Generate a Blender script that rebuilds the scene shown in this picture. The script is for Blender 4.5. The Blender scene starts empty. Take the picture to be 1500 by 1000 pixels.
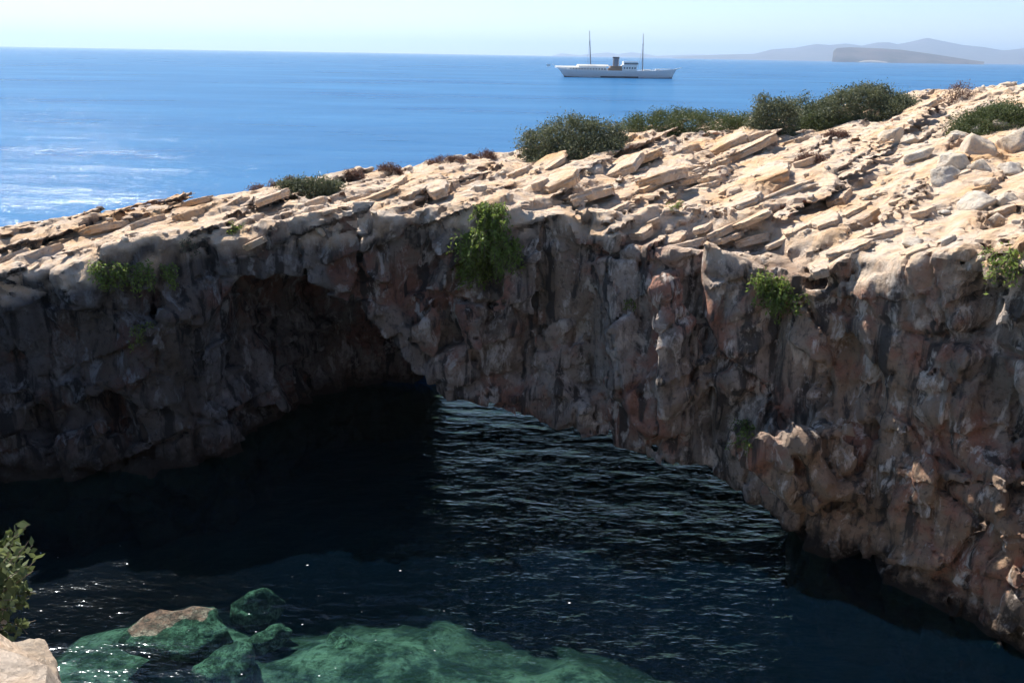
import bpy, math, random, time
import numpy as np
from mathutils import Vector, Matrix
from mathutils.bvhtree import BVHTree
T0 = time.time()
R = math.radians
scene = bpy.context.scene
C = bpy.context.collection

# ------------------------------------------------------------------ camera
CAM = Vector((0, 0, 13.0)); F = 1299.0; PITCH = R(17.9); ROLL = R(0.98)
fwd = Vector((0, math.cos(PITCH), -math.sin(PITCH)))
r0 = Vector((1, 0, 0)); u0 = r0.cross(fwd)
right = (r0 * math.cos(ROLL) + u0 * math.sin(ROLL)).normalized()
up = right.cross(fwd).normalized()
cd = bpy.data.cameras.new('camera'); cam = bpy.data.objects.new('camera', cd); C.objects.link(cam)
cd.sensor_width = 36; cd.lens = 36 * F / 1500.0; cd.clip_start = 0.05; cd.clip_end = 90000
M3 = Matrix((right, up, -fwd)).transposed().to_4x4(); M3.translation = CAM
cam.matrix_world = M3; scene.camera = cam

# ------------------------------------------------------------------ sky, sun, exposure
SUN_EL, SUN_AZ = R(47), R(-36)          # azimuth from +Y, negative = to the left
sun_dir = Vector((math.sin(SUN_AZ) * math.cos(SUN_EL), math.cos(SUN_AZ) * math.cos(SUN_EL), math.sin(SUN_EL)))
W = bpy.data.worlds.new('World'); scene.world = W; W.use_nodes = True
nt = W.node_tree; nt.nodes.clear()
sky = nt.nodes.new('ShaderNodeTexSky'); sky.sky_type = 'NISHITA'; sky.sun_disc = False
sky.sun_elevation = SUN_EL; sky.sun_rotation = SUN_AZ
sky.altitude = 0; sky.air_density = 1.0; sky.dust_density = 0.0; sky.ozone_density = 4.0
bg = nt.nodes.new('ShaderNodeBackground'); bg.inputs['Strength'].default_value = 0.08
wo = nt.nodes.new('ShaderNodeOutputWorld')
nt.links.new(sky.outputs[0], bg.inputs[0]); nt.links.new(bg.outputs[0], wo.inputs[0])
sl = bpy.data.lights.new('sun', 'SUN'); sl.energy = 5.0; sl.angle = R(0.53); sl.color = (1.0, 0.94, 0.85)
so = bpy.data.objects.new('sun', sl); C.objects.link(so)
so.rotation_euler = sun_dir.to_track_quat('Z', 'Y').to_euler(); so.location = (-30, 30, 60)
scene.view_settings.view_transform = 'Standard'; scene.view_settings.look = 'None'
scene.view_settings.exposure = 0.95; scene.view_settings.gamma = 1.0
scene.view_settings.use_curve_mapping = False
scene.cycles.transparent_max_bounces = 24
scene.cycles.max_bounces = 5; scene.cycles.diffuse_bounces = 3; scene.cycles.glossy_bounces = 3
scene.cycles.adaptive_threshold = 0.03
scene.cycles.volume_bounces = 0

# ------------------------------------------------------------------ helpers
def ray(u, v):
    return (fwd + right * ((u - 750) / F) - up * ((v - 500) / F)).normalized()
def at_y(u, v, y):
    d = ray(u, v); return CAM + d * (y / d.y)
def at_z(u, v, z=0.0):
    d = ray(u, v); return CAM + d * ((z - CAM.z) / d.z)
def lerp(a, b, t): return a + (b - a) * t
def sstep(a, b, x):
    t = np.clip((x - a) / float(b - a), 0, 1); return t * t * (3 - 2 * t)
def tag(o, label=None, cat=None, group=None, kind=None):
    if label: o['label'] = label
    if cat: o['category'] = cat
    if group: o['group'] = group
    if kind: o['kind'] = kind
    return o
def mesh_np(name, V, Fq, smooth=True, mat=None):
    V = np.asarray(V, np.float32); Fq = np.asarray(Fq, np.int32); k = Fq.shape[1]
    me = bpy.data.meshes.new(name)
    me.vertices.add(len(V)); me.vertices.foreach_set('co', V.ravel())
    me.loops.add(Fq.size); me.loops.foreach_set('vertex_index', Fq.ravel())
    me.polygons.add(len(Fq)); me.polygons.foreach_set('loop_start', np.arange(0, Fq.size, k, dtype=np.int32))
    me.polygons.foreach_set('loop_total', np.full(len(Fq), k, np.int32))
    me.polygons.foreach_set('use_smooth', np.full(len(Fq), smooth))
    me.update(calc_edges=True)
    if mat: me.materials.append(mat)
    return me
def link(name, me, parent=None):
    o = bpy.data.objects.new(name, me); C.objects.link(o)
    if parent: o.parent = parent
    return o
def empty(name, loc=(0, 0, 0)):
    o = bpy.data.objects.new(name, None); C.objects.link(o); o.location = loc; o.empty_display_size = 0.2
    return o

# ---- lattice noise (numpy)
_rs = np.random.RandomState(7)
_TAB = (_rs.rand(64 * 64 * 64).astype(np.float32) * 2 - 1)
def vnoise(x, y, z, seed=0):
    x = x + seed * 13.37; y = y + seed * 7.91; z = z + seed * 3.17
    out = np.empty(x.shape, np.float32); n = x.size
    xf, yf, zf = x.ravel(), y.ravel(), z.ravel(); of = out.ravel()
    for a in range(0, n, 400000):
        s = slice(a, min(a + 400000, n))
        xs, ys, zs = xf[s], yf[s], zf[s]
        fx, fy, fz = np.floor(xs), np.floor(ys), np.floor(zs)
        ix, iy, iz = fx.astype(np.int32), fy.astype(np.int32), fz.astype(np.int32)
        fx, fy, fz = xs - fx, ys - fy, zs - fz
        fx = fx * fx * (3 - 2 * fx); fy = fy * fy * (3 - 2 * fy); fz = fz * fz * (3 - 2 * fz)
        x0 = ix & 63; x1 = (ix + 1) & 63
        y0 = (iy & 63) << 6; y1 = ((iy + 1) & 63) << 6
        z0 = (iz & 63) << 12; z1 = ((iz + 1) & 63) << 12
        a00 = lerp(_TAB[x0 | y0 | z0], _TAB[x1 | y0 | z0], fx); a10 = lerp(_TAB[x0 | y1 | z0], _TAB[x1 | y1 | z0], fx)
        a01 = lerp(_TAB[x0 | y0 | z1], _TAB[x1 | y0 | z1], fx); a11 = lerp(_TAB[x0 | y1 | z1], _TAB[x1 | y1 | z1], fx)
        of[s] = lerp(lerp(a00, a10, fy), lerp(a01, a11, fy), fz)
    return of.reshape(x.shape)
def fbm(x, y, z, octv=3, seed=0, gain=0.5):
    o = 0; a = 1.0; tot = 0
    for i in range(octv):
        o = o + a * vnoise(x, y, z, seed + i * 5); tot += a; a *= gain
        x, y, z = (x * 0.8 + z * 0.6) * 2.03, y * 2.03 + 1.7, (z * 0.8 - x * 0.6) * 2.03
    return o / tot
def _hash(i, j, k, c):
    return _TAB[((i * 7 + c * 11) & 63) | (((j * 5 + c * 3) & 63) << 6) | (((k * 3 + i + c) & 63) << 12)]
def cells(x, y, z, seed=0):
    """2x2x2 cellular noise: returns (border 0..1, per-cell offset with a tilted facet)"""
    x = x + seed * 3.3; y = y + seed * 5.1; z = z + seed * 9.7
    n = x.size; B = np.empty(n, np.float32); H = np.empty(n, np.float32); TT = np.empty(n, np.float32)
    for a in range(0, n, 400000):
        s = slice(a, min(a + 400000, n)); xs, ys, zs = x[s], y[s], z[s]
        bx, by, bz = np.floor(xs - .5).astype(np.int32), np.floor(ys - .5).astype(np.int32), np.floor(zs - .5).astype(np.int32)
        d1 = np.full(xs.shape, 9, np.float32); d2 = d1.copy(); h = np.zeros(xs.shape, np.float32)
        tl = h.copy()
        for dx in (0, 1):
            for dy in (0, 1):
                for dz in (0, 1):
                    i, j, k = bx + dx, by + dy, bz + dz
                    ex = i + .5 + .38 * _hash(i, j, k, 1) - xs; ey = j + .5 + .38 * _hash(i, j, k, 2) - ys; ez = k + .5 + .38 * _hash(i, j, k, 3) - zs
                    d = ex * ex + ey * ey + ez * ez
                    near = d < d1
                    tl = np.where(near, ex * _hash(i, j, k, 5) + ey * _hash(i, j, k, 6) + ez * _hash(i, j, k, 7), tl)
                    d2 = np.where(near, d1, np.minimum(d2, d)); h = np.where(near, _hash(i, j, k, 4), h); d1 = np.where(near, d, d1)
        B[s] = np.sqrt(d2) - np.sqrt(d1); H[s] = h; TT[s] = tl
    return B, H, TT

def poly_sdf(P, X, Y):
    """signed distance to closed polygon, negative inside"""
    P = np.asarray(P, float); n = len(P); d = np.full(X.shape, 1e9); ins = np.zeros(X.shape, bool)
    for i in range(n):
        a = P[i]; b = P[(i + 1) % n]; e = b - a
        wx, wy = X - a[0], Y - a[1]
        t = np.clip((wx * e[0] + wy * e[1]) / (e @ e), 0, 1)
        d = np.minimum(d, np.hypot(wx - t * e[0], wy - t * e[1]))
        c = ((a[1] <= Y) & (b[1] > Y)) | ((b[1] <= Y) & (a[1] > Y))
        with np.errstate(divide='ignore', invalid='ignore'):
            xi = a[0] + (Y - a[1]) / (b[1] - a[1] if b[1] != a[1] else 1e-9) * e[0]
        ins ^= c & (X < xi)
    return np.where(ins, -d, d)
def smax(a, b, k):
    h = np.clip(0.5 + 0.5 * (a - b) / k, 0, 1)
    return b + (a - b) * h + k * h * (1 - h)
def surface_nets(S, org, h):
    nx, ny, nz = S.shape; ins = S < 0
    cnt = np.zeros((nx - 1, ny - 1, nz - 1), np.uint8)
    for dx in (0, 1):
        for dy in (0, 1):
            for dz in (0, 1):
                cnt += ins[dx:nx - 1 + dx, dy:ny - 1 + dy, dz:nz - 1 + dz]
    act = np.argwhere((cnt > 0) & (cnt < 8)); ids = np.full(cnt.shape, -1, np.int32)
    ids[act[:, 0], act[:, 1], act[:, 2]] = np.arange(len(act), dtype=np.int32)
    corner = {}
    for dx in (0, 1):
        for dy in (0, 1):
            for dz in (0, 1):
                corner[(dx, dy, dz)] = S[act[:, 0] + dx, act[:, 1] + dy, act[:, 2] + dz]
    acc = np.zeros((len(act), 3), np.float32); num = np.zeros(len(act), np.float32)
    ks = list(corner)
    for p in ks:
        for ax in range(3):
            if p[ax] == 0:
                q = tuple(1 if i == ax else p[i] for i in range(3)); a, b = corner[p], corner[q]
                m = (a < 0) != (b < 0); t = np.where(m, a / np.where(m, a - b, 1), 0)
                for i in range(3):
                    acc[:, i] += np.where(m, t if i == ax else p[i], 0)
                num += m
    V = (act + acc / num[:, None]) * h + np.asarray(org)
    quads = []
    for ax in range(3):
        o1, o2 = [(1, 2), (2, 0), (0, 1)][ax]
        A = ins.take(range(S.shape[ax] - 1), ax); B_ = ins.take(range(1, S.shape[ax]), ax)
        e = np.argwhere(A != B_)
        ok = (e[:, o1] > 0) & (e[:, o2] > 0) & (e[:, o1] < S.shape[o1] - 1) & (e[:, o2] < S.shape[o2] - 1)
        e = e[ok]; flip = A[e[:, 0], e[:, 1], e[:, 2]]
        def gid(a, b):
            c = e.copy(); c[:, o1] -= a; c[:, o2] -= b
            return ids[c[:, 0], c[:, 1], c[:, 2]]
        q = np.stack([gid(1, 1), gid(0, 1), gid(0, 0), gid(1, 0)], 1)
        q[~flip] = q[~flip][:, ::-1]
        quads.append(q)
    return V, np.concatenate(quads)

# ------------------------------------------------------------------ material helpers
class NT:
    def __init__(s, name):
        s.m = bpy.data.materials.new(name); s.m.use_nodes = True; s.t = s.m.node_tree; s.t.nodes.clear()
        s.out = s.t.nodes.new('ShaderNodeOutputMaterial')
    def n(s, typ, ins=None, **kw):
        nd = s.t.nodes.new('ShaderNode' + typ)
        for k, v in kw.items(): setattr(nd, k, v)
        for k, v in (ins or {}).items(): s.set(nd.inputs[k], v)
        return nd
    def set(s, sock, v):
        if isinstance(v, bpy.types.NodeSocket): s.t.links.new(v, sock)
        elif isinstance(v, bpy.types.Node): s.t.links.new(v.outputs[0], sock)
        else:
            if sock.type == 'RGBA' and len(v) == 3: v = (*v, 1)
            sock.default_value = v
    def math(s, op, a, b=0.0, clamp=False):
        nd = s.n('Math', operation=op, use_clamp=clamp); s.set(nd.inputs[0], a); s.set(nd.inputs[1], b); return nd.outputs[0]
    def mix(s, f, a, b, blend='MIX'):
        nd = s.n('Mix', data_type='RGBA', blend_type=blend)
        s.set(nd.inputs[0], f); s.set(nd.inputs[6], a); s.set(nd.inputs[7], b); return nd.outputs[2]
    def ramp(s, f, stops, interp='LINEAR'):
        nd = s.n('ValToRGB'); cr = nd.color_ramp; cr.interpolation = interp
        while len(cr.elements) < len(stops): cr.elements.new(0.5)
        for e, (p, c) in zip(cr.elements, stops):
            e.position = p; e.color = (*c, 1) if hasattr(c, '__len__') else (c, c, c, 1)
        s.set(nd.inputs[0], f); return nd.outputs[0]
    def noise(s, vec, scale, detail=4, rough=0.55, dist=0.0, sc=None):
        if sc is not None:
            mp = s.n('Mapping', {'Vector': vec, 'Scale': sc}); vec = mp.outputs[0]
        nd = s.n('TexNoise', {'Vector': vec, 'Scale': scale, 'Detail': detail, 'Roughness': rough, 'Distortion': dist}); return nd.outputs[0]
    def pos(s): return s.n('NewGeometry').outputs['Position']

def rock_material(name, top_light=(0.76, 0.56, 0.39), top_grey=(0.70, 0.58, 0.47), wet=True, ochre=0.85, loose=False):
    k = NT(name); g = k.n('NewGeometry'); P = g.outputs['Position']
    nz = k.n('SeparateXYZ', {0: g.outputs['Normal']}).outputs[2]; pz = k.n('SeparateXYZ', {0: P}).outputs[2]
    n1 = k.noise(P, 0.55, 5, 0.6); n2 = k.noise(P, 2.6, 5, 0.65); n3 = k.noise(P, 9.0, 4, 0.6); n4 = k.noise(P, 0.16, 3, 0.5)
    # sunny weathered top
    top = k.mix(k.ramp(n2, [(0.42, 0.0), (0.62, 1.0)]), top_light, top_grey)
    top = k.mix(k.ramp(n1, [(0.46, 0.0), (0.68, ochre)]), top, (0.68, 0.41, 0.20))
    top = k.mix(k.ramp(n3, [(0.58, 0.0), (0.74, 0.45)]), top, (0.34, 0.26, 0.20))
    # cliff face: grey limestone, ochre and rust patches, dark lichen streaks that run down
    nf = k.noise(P, 1.0, 5, 0.6, sc=(0.9, 0.9, 0.28)); ns = k.noise(P, 1.0, 4, 0.6, 0.3, sc=(2.2, 2.2, 0.3))
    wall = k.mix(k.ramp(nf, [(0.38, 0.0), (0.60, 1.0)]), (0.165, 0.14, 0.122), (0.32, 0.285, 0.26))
    wall = k.mix(k.ramp(n4, [(0.45, 0.0), (0.62, 0.8)]), wall, (0.25, 0.175, 0.12))
    wall = k.mix(k.ramp(k.noise(P, 0.42, 5, 0.65), [(0.52, 0.0), (0.61, 0.85)]), wall, (0.26, 0.13, 0.095))
    wall = k.mix(k.ramp(ns, [(0.52, 0.0), (0.60, 0.9)]), wall, (0.05, 0.047, 0.046))
    wall = k.mix(k.ramp(k.noise(P, 5.5, 6, 0.72), [(0.53, 0.0), (0.66, 0.75)]), wall, (0.07, 0.062, 0.057))
    wall = k.mix(k.ramp(k.noise(P, 2.0, 6, 0.7, 0.4, sc=(1, 1, 0.45)), [(0.54, 0.0), (0.63, 0.9)]), wall, (0.48, 0.445, 0.41))
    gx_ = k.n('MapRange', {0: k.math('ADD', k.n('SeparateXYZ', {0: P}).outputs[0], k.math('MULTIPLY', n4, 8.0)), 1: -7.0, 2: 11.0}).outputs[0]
    wall = k.mix(1.0, wall, k.mix(gx_, (0.52, 0.55, 0.62), (1.75, 1.62, 1.50)), 'MULTIPLY')  # shade at left and warm bounce light at right, painted into the rock colour
    if loose: f = 1.0
    else:
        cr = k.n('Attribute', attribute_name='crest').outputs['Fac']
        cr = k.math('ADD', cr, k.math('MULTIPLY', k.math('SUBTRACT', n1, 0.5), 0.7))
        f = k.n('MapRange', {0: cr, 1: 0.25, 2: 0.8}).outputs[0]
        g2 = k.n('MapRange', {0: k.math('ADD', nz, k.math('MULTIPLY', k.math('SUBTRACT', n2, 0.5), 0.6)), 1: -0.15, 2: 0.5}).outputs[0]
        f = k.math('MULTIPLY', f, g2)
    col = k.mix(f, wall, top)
    rough = 0.92
    if wet:   # tide band: dark algae
        w = k.n('MapRange', {0: k.math('ADD', pz, k.math('MULTIPLY', k.math('SUBTRACT', n2, 0.5), 1.6)), 1: 0.95, 2: 0.25}).outputs[0]
        col = k.mix(w, col, (0.045, 0.035, 0.028))
    b1 = k.n('Bump', {'Height': k.noise(P, 4.0, 9, 0.72), 'Strength': 1.0, 'Distance': 0.22})
    rdn = k.n('TexNoise', {'Vector': k.n('Mapping', {'Vector': P, 'Rotation': (0.1, -0.4, 0.3), 'Scale': (1, 1, 0.8)}).outputs[0], 'Scale': 1.9, 'Detail': 7.0, 'Roughness': 0.62, 'Lacunarity': 2.1}, noise_type='RIDGED_MULTIFRACTAL', normalize=True)
    b1 = k.n('Bump', {'Height': rdn.outputs[0], 'Strength': 0.7, 'Distance': 0.30, 'Normal': b1.outputs[0]}, invert=True)
    vo = k.n('TexVoronoi', {'Vector': k.n('Mapping', {'Vector': k.n('VectorMath', {0: P, 1: k.n('TexNoise', {'Vector': P, 'Scale': 1.5, 'Detail': 3.0}).outputs[1]}, operation='ADD').outputs[0], 'Rotation': (0.1, -0.4, 0.9), 'Scale': (2.0, 1.0, 3.2)}).outputs[0], 'Scale': 1.2}, feature='DISTANCE_TO_EDGE')
    crack = k.ramp(vo.outputs[0], [(0.0, 0.0), (0.07, 1.0)])
    b2 = k.n('Bump', {'Height': crack, 'Strength': 0.25, 'Distance': 0.04, 'Normal': b1.outputs[0]})
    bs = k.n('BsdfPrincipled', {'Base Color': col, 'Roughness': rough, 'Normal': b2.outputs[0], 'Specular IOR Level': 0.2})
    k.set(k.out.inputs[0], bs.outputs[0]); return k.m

# ------------------------------------------------------------------ the land: one rock arch, one near cliff
# plan outline of the collapsed cave (the cove): cliff line in front of the camera, then round behind it
WALL = [(-24, 22.5), (-20, 24), (-15.4, 25.2), (-9.8, 26.6), (-6.0, 27.4), (-2.4, 27.8), (1.1, 27.3), (3.3, 26.6), (4.6, 25.0), (6.0, 24.6),
        (8.3, 22.4), (9.5, 20.7), (10.7, 19.1), (11.6, 17.5), (12.9, 14), (13.5, 8), (11, 3), (7, 0.6), (3, 0.1), (1.2, 0.5), (-0.6, 1.1), (-1.3, 2.4),
        (-1.9, 3.2), (-3.2, 3.3), (-6, 4.0), (-12, 6), (-19, 11), (-25, 18)]
TUNNEL = [(-10.4, 20), (-9.7, 26.9), (-9.3, 29.0), (-8.0, 31.8), (-5.8, 34.4), (-3.8, 34.7), (-3.4, 40), (-10, 44), (0, 60), (40, 60), (20, 48), (13, 38), (10.3, 30), (8.9, 23.5), (8.6, 20)]
LAND = [(-60, 32), (-24, 34), (-16, 37.5), (-10, 40.5), (-3, 42), (3, 43.5), (9, 43.5), (20, 46.5), (34, 47.5), (70, 46), (70, -60), (-60, -60)]
LEDGE = [(2.3, 20), (2.4, 26.4), (4.0, 27.2), (5.6, 26.9), (7.4, 25.9), (8.4, 24.4), (8.6, 20)]
anch = []
for u, v, y in [(0, 405, 25.4), (75, 385, 26.0), (150, 355, 26.6), (300, 328, 27.3), (440, 318, 27.7), (560, 308, 28.1), (700, 292, 28.1), (800, 304, 27.6),
                (900, 322, 26.8),  (1250, 392, 22.0), (1350, 372, 20.6), (1490, 380, 18.8),
                (0, 338, 29.2), (150, 312, 31.0), (270, 290, 32.3), (370, 268, 33.6), (480, 258, 35.0), (600, 238, 36.8), (750, 222, 39), (900, 198, 41), (1100, 176, 43.5),
                (1200, 163, 44.0), (1320, 143, 45), (1490, 126, 46), (1120, 300, 28.5), (1300, 260, 28), (1480, 250, 26), (1000, 240, 34), (760, 262, 32)]:
    anch.append(tuple(at_y(u, v, y)))
for u, v, y in [(960, 356, 25.4), (1100, 378, 24.8), (1180, 388, 23.4)]:
    anch.append(tuple(at_y(u, v, y) + Vector((0, 0, 0.8))))
anch += [(-24, 24, 5.9), (-24, 28.5, 6.6), (33, 46, 12.6), (33, 30, 12.0), (22, 18, 11.0), (16, 14, 10.2), (14, 8, 10.6), (0, -6, 11.4), (-1.5, 1, 11.3), (5, -2, 11.4),
         (-10, 0, 10.6), (-24, 8, 8.5), (-26, -6, 9.5), (24, -8, 11.5), (24, 6, 11.5), (0, -14, 11.8), (9.5, 0, 11.0), (13.2, 15, 9.9)]
anch = np.array(anch)
def tps(r2): return 0.5 * r2 * np.log(r2 + 1e-9)
_A = anch[:, :2]; _n = len(_A); _K = tps(((_A[:, None] - _A[None]) ** 2).sum(-1)) + np.eye(_n) * 6.0
_Pm = np.c_[np.ones(_n), _A]; _L = np.block([[_K, _Pm], [_Pm.T, np.zeros((3, 3))]])
_sol = np.linalg.solve(_L, np.r_[anch[:, 2], 0, 0, 0])
def ztop2(X, Y):
    z = _sol[_n] + _sol[_n + 1] * X + _sol[_n + 2] * Y
    for (ax, ay), w in zip(_A, _sol[:_n]): z = z + w * tps((X - ax) ** 2 + (Y - ay) ** 2)
    return z
CEILX = [-11, -9.9, -8.6, -7.2, -5.6, -4.2, -3.1, -1.8, -0.6, 1.1, 4.5, 6.0, 7.4, 9.0]
CEILZ = [2.6, 4.4, 6.1, 6.3, 5.5, 4.3, 2.7, 1.75, 1.4, 1.05, 0.95, 1.0, 0.45, -0.3]
# gullies, alcoves and bulges on the cliff: (u0,v0,u1,v1,depth y,radius0,radius1,sign)
FEAT = [(932, 470, 945, 610, 0.15, 0.28, 0.32, 1), (1010, 395, 1002, 480, 0.1, 0.40, 0.30, 1), (1062, 400, 1058, 470, 0.1, 0.42, 0.28, 1), (1030, 480, 1040, 640, .1, .22, .35, 1),
        (1120, 455, 1165, 620, 0.2, 0.38, 0.55, 1), (1060, 640, 1090, 590, 0.2, 0.6, 0.5, 1), (1215, 420, 1235, 640, 0.1, 0.35, 0.28, 1), (1245, 640, 1300, 800, .1, .22, .22, 1),
        (1440, 420, 1455, 640, 0.15, 0.5, 0.4, 1), (1475, 640, 1500, 760, .1, .35, .3, 1), (635, 380, 640, 450, .1, .3, .25, 1), (1255, 852, 1228, 838, 0.5, 0.75, 0.65, 1), (780, 430, 760, 440, .1, .3, .25, 1),
        (905, 340, 915, 560, 0.0, 0.35, 0.55, -1), (975, 420, 985, 620, 0.0, 0.35, 0.45, -1), (1090, 420, 1080, 560, 0.1, .5, .5, -1), (1190, 500, 1200, 650, 0.1, 0.3, 0.4, -1),
        (1092, 655, 1165, 648, -1.25, 0.45, 0.42, -1), (1150, 690, 1200, 720, -0.5, 0.5, 0.5, -1), 
        (200, 505, 285, 470, -0.15, 0.35, 0.3, -1), (1490, 560, 1530, 550, -1.2, 0.32, 0.4, -1), (1496, 640, 1530, 635, -1.2, 0.28, 0.35, -1),
        (1085, 345, 1180, 372, 0.4, 0.75, 0.8, 1), (150, 600, 60, 620, .3, .7, .6, 1)]
_wx = np.array([p[0] for p in WALL[:14]]); _wy = np.array([p[1] for p in WALL[:14]])
def wall_point(u, v, off=0.0):
    d = ray(u, v); lo, hi = 10.0, 45.0
    for _ in range(40):
        m = (lo + hi) / 2; p = CAM + d * (m / d.y)
        if p.y < np.interp(p.x, _wx, _wy): lo = m
        else: hi = m
    y = lo + off
    return np.array(CAM + d * (y / d.y))
def capsule(X, Y, Z, a, b, ra, rb):
    e = b - a; t = np.clip(((X - a[0]) * e[0] + (Y - a[1]) * e[1] + (Z - a[2]) * e[2]) / max(e @ e, 1e-6), 0, 1)
    return np.sqrt((X - a[0] - t * e[0]) ** 2 + (Y - a[1] - t * e[1]) ** 2 + (Z - a[2] - t * e[2]) ** 2) - (ra + (rb - ra) * t)
NB = np.array([-0.38, 0.10, 0.92]); NB /= np.linalg.norm(NB)

def build_land(x0, x1, y0, y1, z0, z1, h, detail=True):
    gx = np.arange(x0, x1, h, dtype=np.float32); gy = np.arange(y0, y1, h, dtype=np.float32); gz = np.arange(z0, z1, h, dtype=np.float32)
    X, Y = np.meshgrid(gx, gy, indexing='ij')
    ycr = np.interp(X, [-24, -15.5, -10, -3, 3, 9, 20, 34], [28.6, 30.4, 32.8, 36.6, 40.6, 43.2, 46, 47])
    zt = (ztop2(X, Y) - 0.34 * np.maximum(0, Y - ycr)).astype(np.float32)
    zt -= 0.8 * sstep(0.45, -0.45, poly_sdf(LEDGE, X + 0.5 * vnoise(X * 1.5, Y * 1.5, X * 0, 5), Y + 0.3 * vnoise(X * 1.5, Y * 1.5, X * 0, 6))).astype(np.float32)
    wob = fbm(X / 2.2, Y / 2.2, X * 0, 3, 3) * 0.5
    ws = (poly_sdf(WALL, X, Y) + wob * 0.6).astype(np.float32)
    ld = (poly_sdf(LAND, X, Y) + wob * 1.6).astype(np.float32)
    tn = (poly_sdf(TUNNEL, X, Y) + wob).astype(np.float32)
    yf = np.interp(X, _wx, _wy)
    cl = np.interp(X, CEILX, CEILZ) + np.clip(Y - yf, 0, 9) * 0.24 + 0.9 * sstep(0.6, 2.2, Y - yf) + wob * 0.3
    cl = lerp(cl, np.minimum(cl, 2.6), sstep(4.0, 7.0, Y - yf))
    cl = np.where(X < -4.0, np.minimum(cl, 6.6 - 0.42 * np.clip(Y - yf - 2.0, 0, 9)), cl)
    cl = np.minimum(cl, zt - 1.25).astype(np.float32)
    Z = gz[None, None, :]
    dtop = (Z - zt[..., None]) * 0.93
    # profile of the cliff: lean with height, overhanging lip
    lean = 0.10 * (Z - 4.0)
    dw = -ws[..., None] + lean * (sstep(5, 8, X) - sstep(8.5, 10, X))[..., None] * 0.6
    oth = smax(dw, np.broadcast_to(ld[..., None], dw.shape), 0.5)
    tv = smax(np.broadcast_to(tn[..., None], dw.shape), Z - cl[..., None], 0.9)
    oth = smax(oth, -tv, 0.25)
    S = smax(dtop, oth, 0.35).astype(np.float32)
    m = np.abs(S) < 1.5
    ii = np.argwhere(m); d = S[m]
    wt = np.clip(0.5 + (dtop[m] - oth[m]) / 0.7, 0, 1); wt = wt * wt * (3 - 2 * wt)
    del dtop, oth, tv, dw
    lipk = sstep(0.2, 1.8, np.abs(gz[ii[:, 2]] - cl[ii[:, 0], ii[:, 1]]) + 4.0 * (tn[ii[:, 0], ii[:, 1]] > 0.4))
    dz_t = gz[ii[:, 2]] - zt[ii[:, 0], ii[:, 1]]
    px = gx[ii[:, 0]]; py = gy[ii[:, 1]]; pz = gz[ii[:, 2]]
    if detail:
        for (u_, v_, u2, v2, off, ra, rb, sg) in FEAT:
            a = wall_point(u_, v_, off); b = wall_point(u2, v2, off)
            lo = np.minimum(a, b) - 1.8; hi = np.maximum(a, b) + 1.8
            q = np.where((px > lo[0]) & (px < hi[0]) & (py > lo[1]) & (py < hi[1]) & (pz > lo[2]) & (pz < hi[2]))[0]
            if not len(q): continue
            c = capsule(px[q], py[q], pz[q], a, b, ra, rb)
            d[q] = smax(d[q], -c, 0.25) if sg > 0 else -smax(-d[q], -c, 0.45)
    keep = np.abs(d) < 1.3
    ii = ii[keep]; px = px[keep]; py = py[keep]; pz = pz[keep]; wt = wt[keep]; dk = d[keep]
    if detail:
        w1 = fbm(px / 3.0, py / 3.0, pz / 3.0, 3, 1)
        w2 = fbm(px / 0.8, py / 0.8, pz / 0.8, 3, 2)
        bw = px * NB[0] + py * NB[1] + pz * NB[2] + 0.28 * w1 + 0.03 * w2
        st = px * 0.62 + py * 0.78; ss = px * 0.78 - py * 0.62
        B1, H1, T1 = cells(ss / 1.5, st / 3.0, bw / 0.5, 1)
        B2, H2, T2 = cells(px / 0.7 + 0.1 * pz, py / 0.7, pz / 1.15 + 0.25 * px, 2)
        B3, H3, T3 = cells(ss / 0.55, st / 0.9 + w1, bw / 0.28, 3)
        saw = lambda T: (bw / T - np.floor(bw / T)) - 0.5
        brk = vnoise(ss / 1.1, st / 2.6, bw / 1.5, 41); brk2 = vnoise(ss / 0.5, st / 1.2, bw, 43)
        lump = fbm(px / 1.5, py / 1.5, pz / 1.5, 3, 51)
        blocky = sstep(-0.25, 0.35, vnoise(px / 4.5, py / 4.5, pz / 4.5, 61) + 0.05 * (px - 4))
        B5, H5, T5 = cells(px / 0.42 + 0.3 * w1, py / 0.42, pz / 0.42, 7)
        top = 0.24 * saw(0.62) * sstep(-0.2, 0.5, brk) + 0.42 * saw(1.5) * sstep(-0.6, 0.1, brk2) + (0.05 + 0.14 * blocky) * H1 + 0.26 * T1 \
            + (0.03 + 0.07 * blocky) * np.exp(-(B1 / 0.07) ** 2) + (0.03 + 0.06 * blocky) * H3 + 0.10 * T3 + 0.10 * T5 + 0.03 * np.exp(-(B5 / 0.1) ** 2) + 0.16 * w1 + 0.04 * w2 + 0.08 * lump
        rgt = sstep(-4, 3, px)                          # fluting belongs to the right-hand face
        fl = fbm(px / 1.0, py / 1.0, pz / 5.5, 3, 9)
        rid = vnoise(px / 1.3 + 0.5 * w1, py / 1.3, pz / 5.0, 71); rid2 = vnoise(px / 0.6, py / 0.6, pz / 2.0 + w1, 73)
        crk = np.exp(-(rid / 0.07) ** 2) * 0.5 + np.exp(-(rid2 / 0.09) ** 2) * 0.12
        B4, H4, T4 = cells(px / 1.5 + 0.12 * pz, py / 1.5, pz / (2.2 + 1.4 * rgt), 5)
        soft = 0.25 + 0.75 * lipk[keep]
        crk = crk * sstep(-0.3, -1.2, dz_t[keep])
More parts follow.
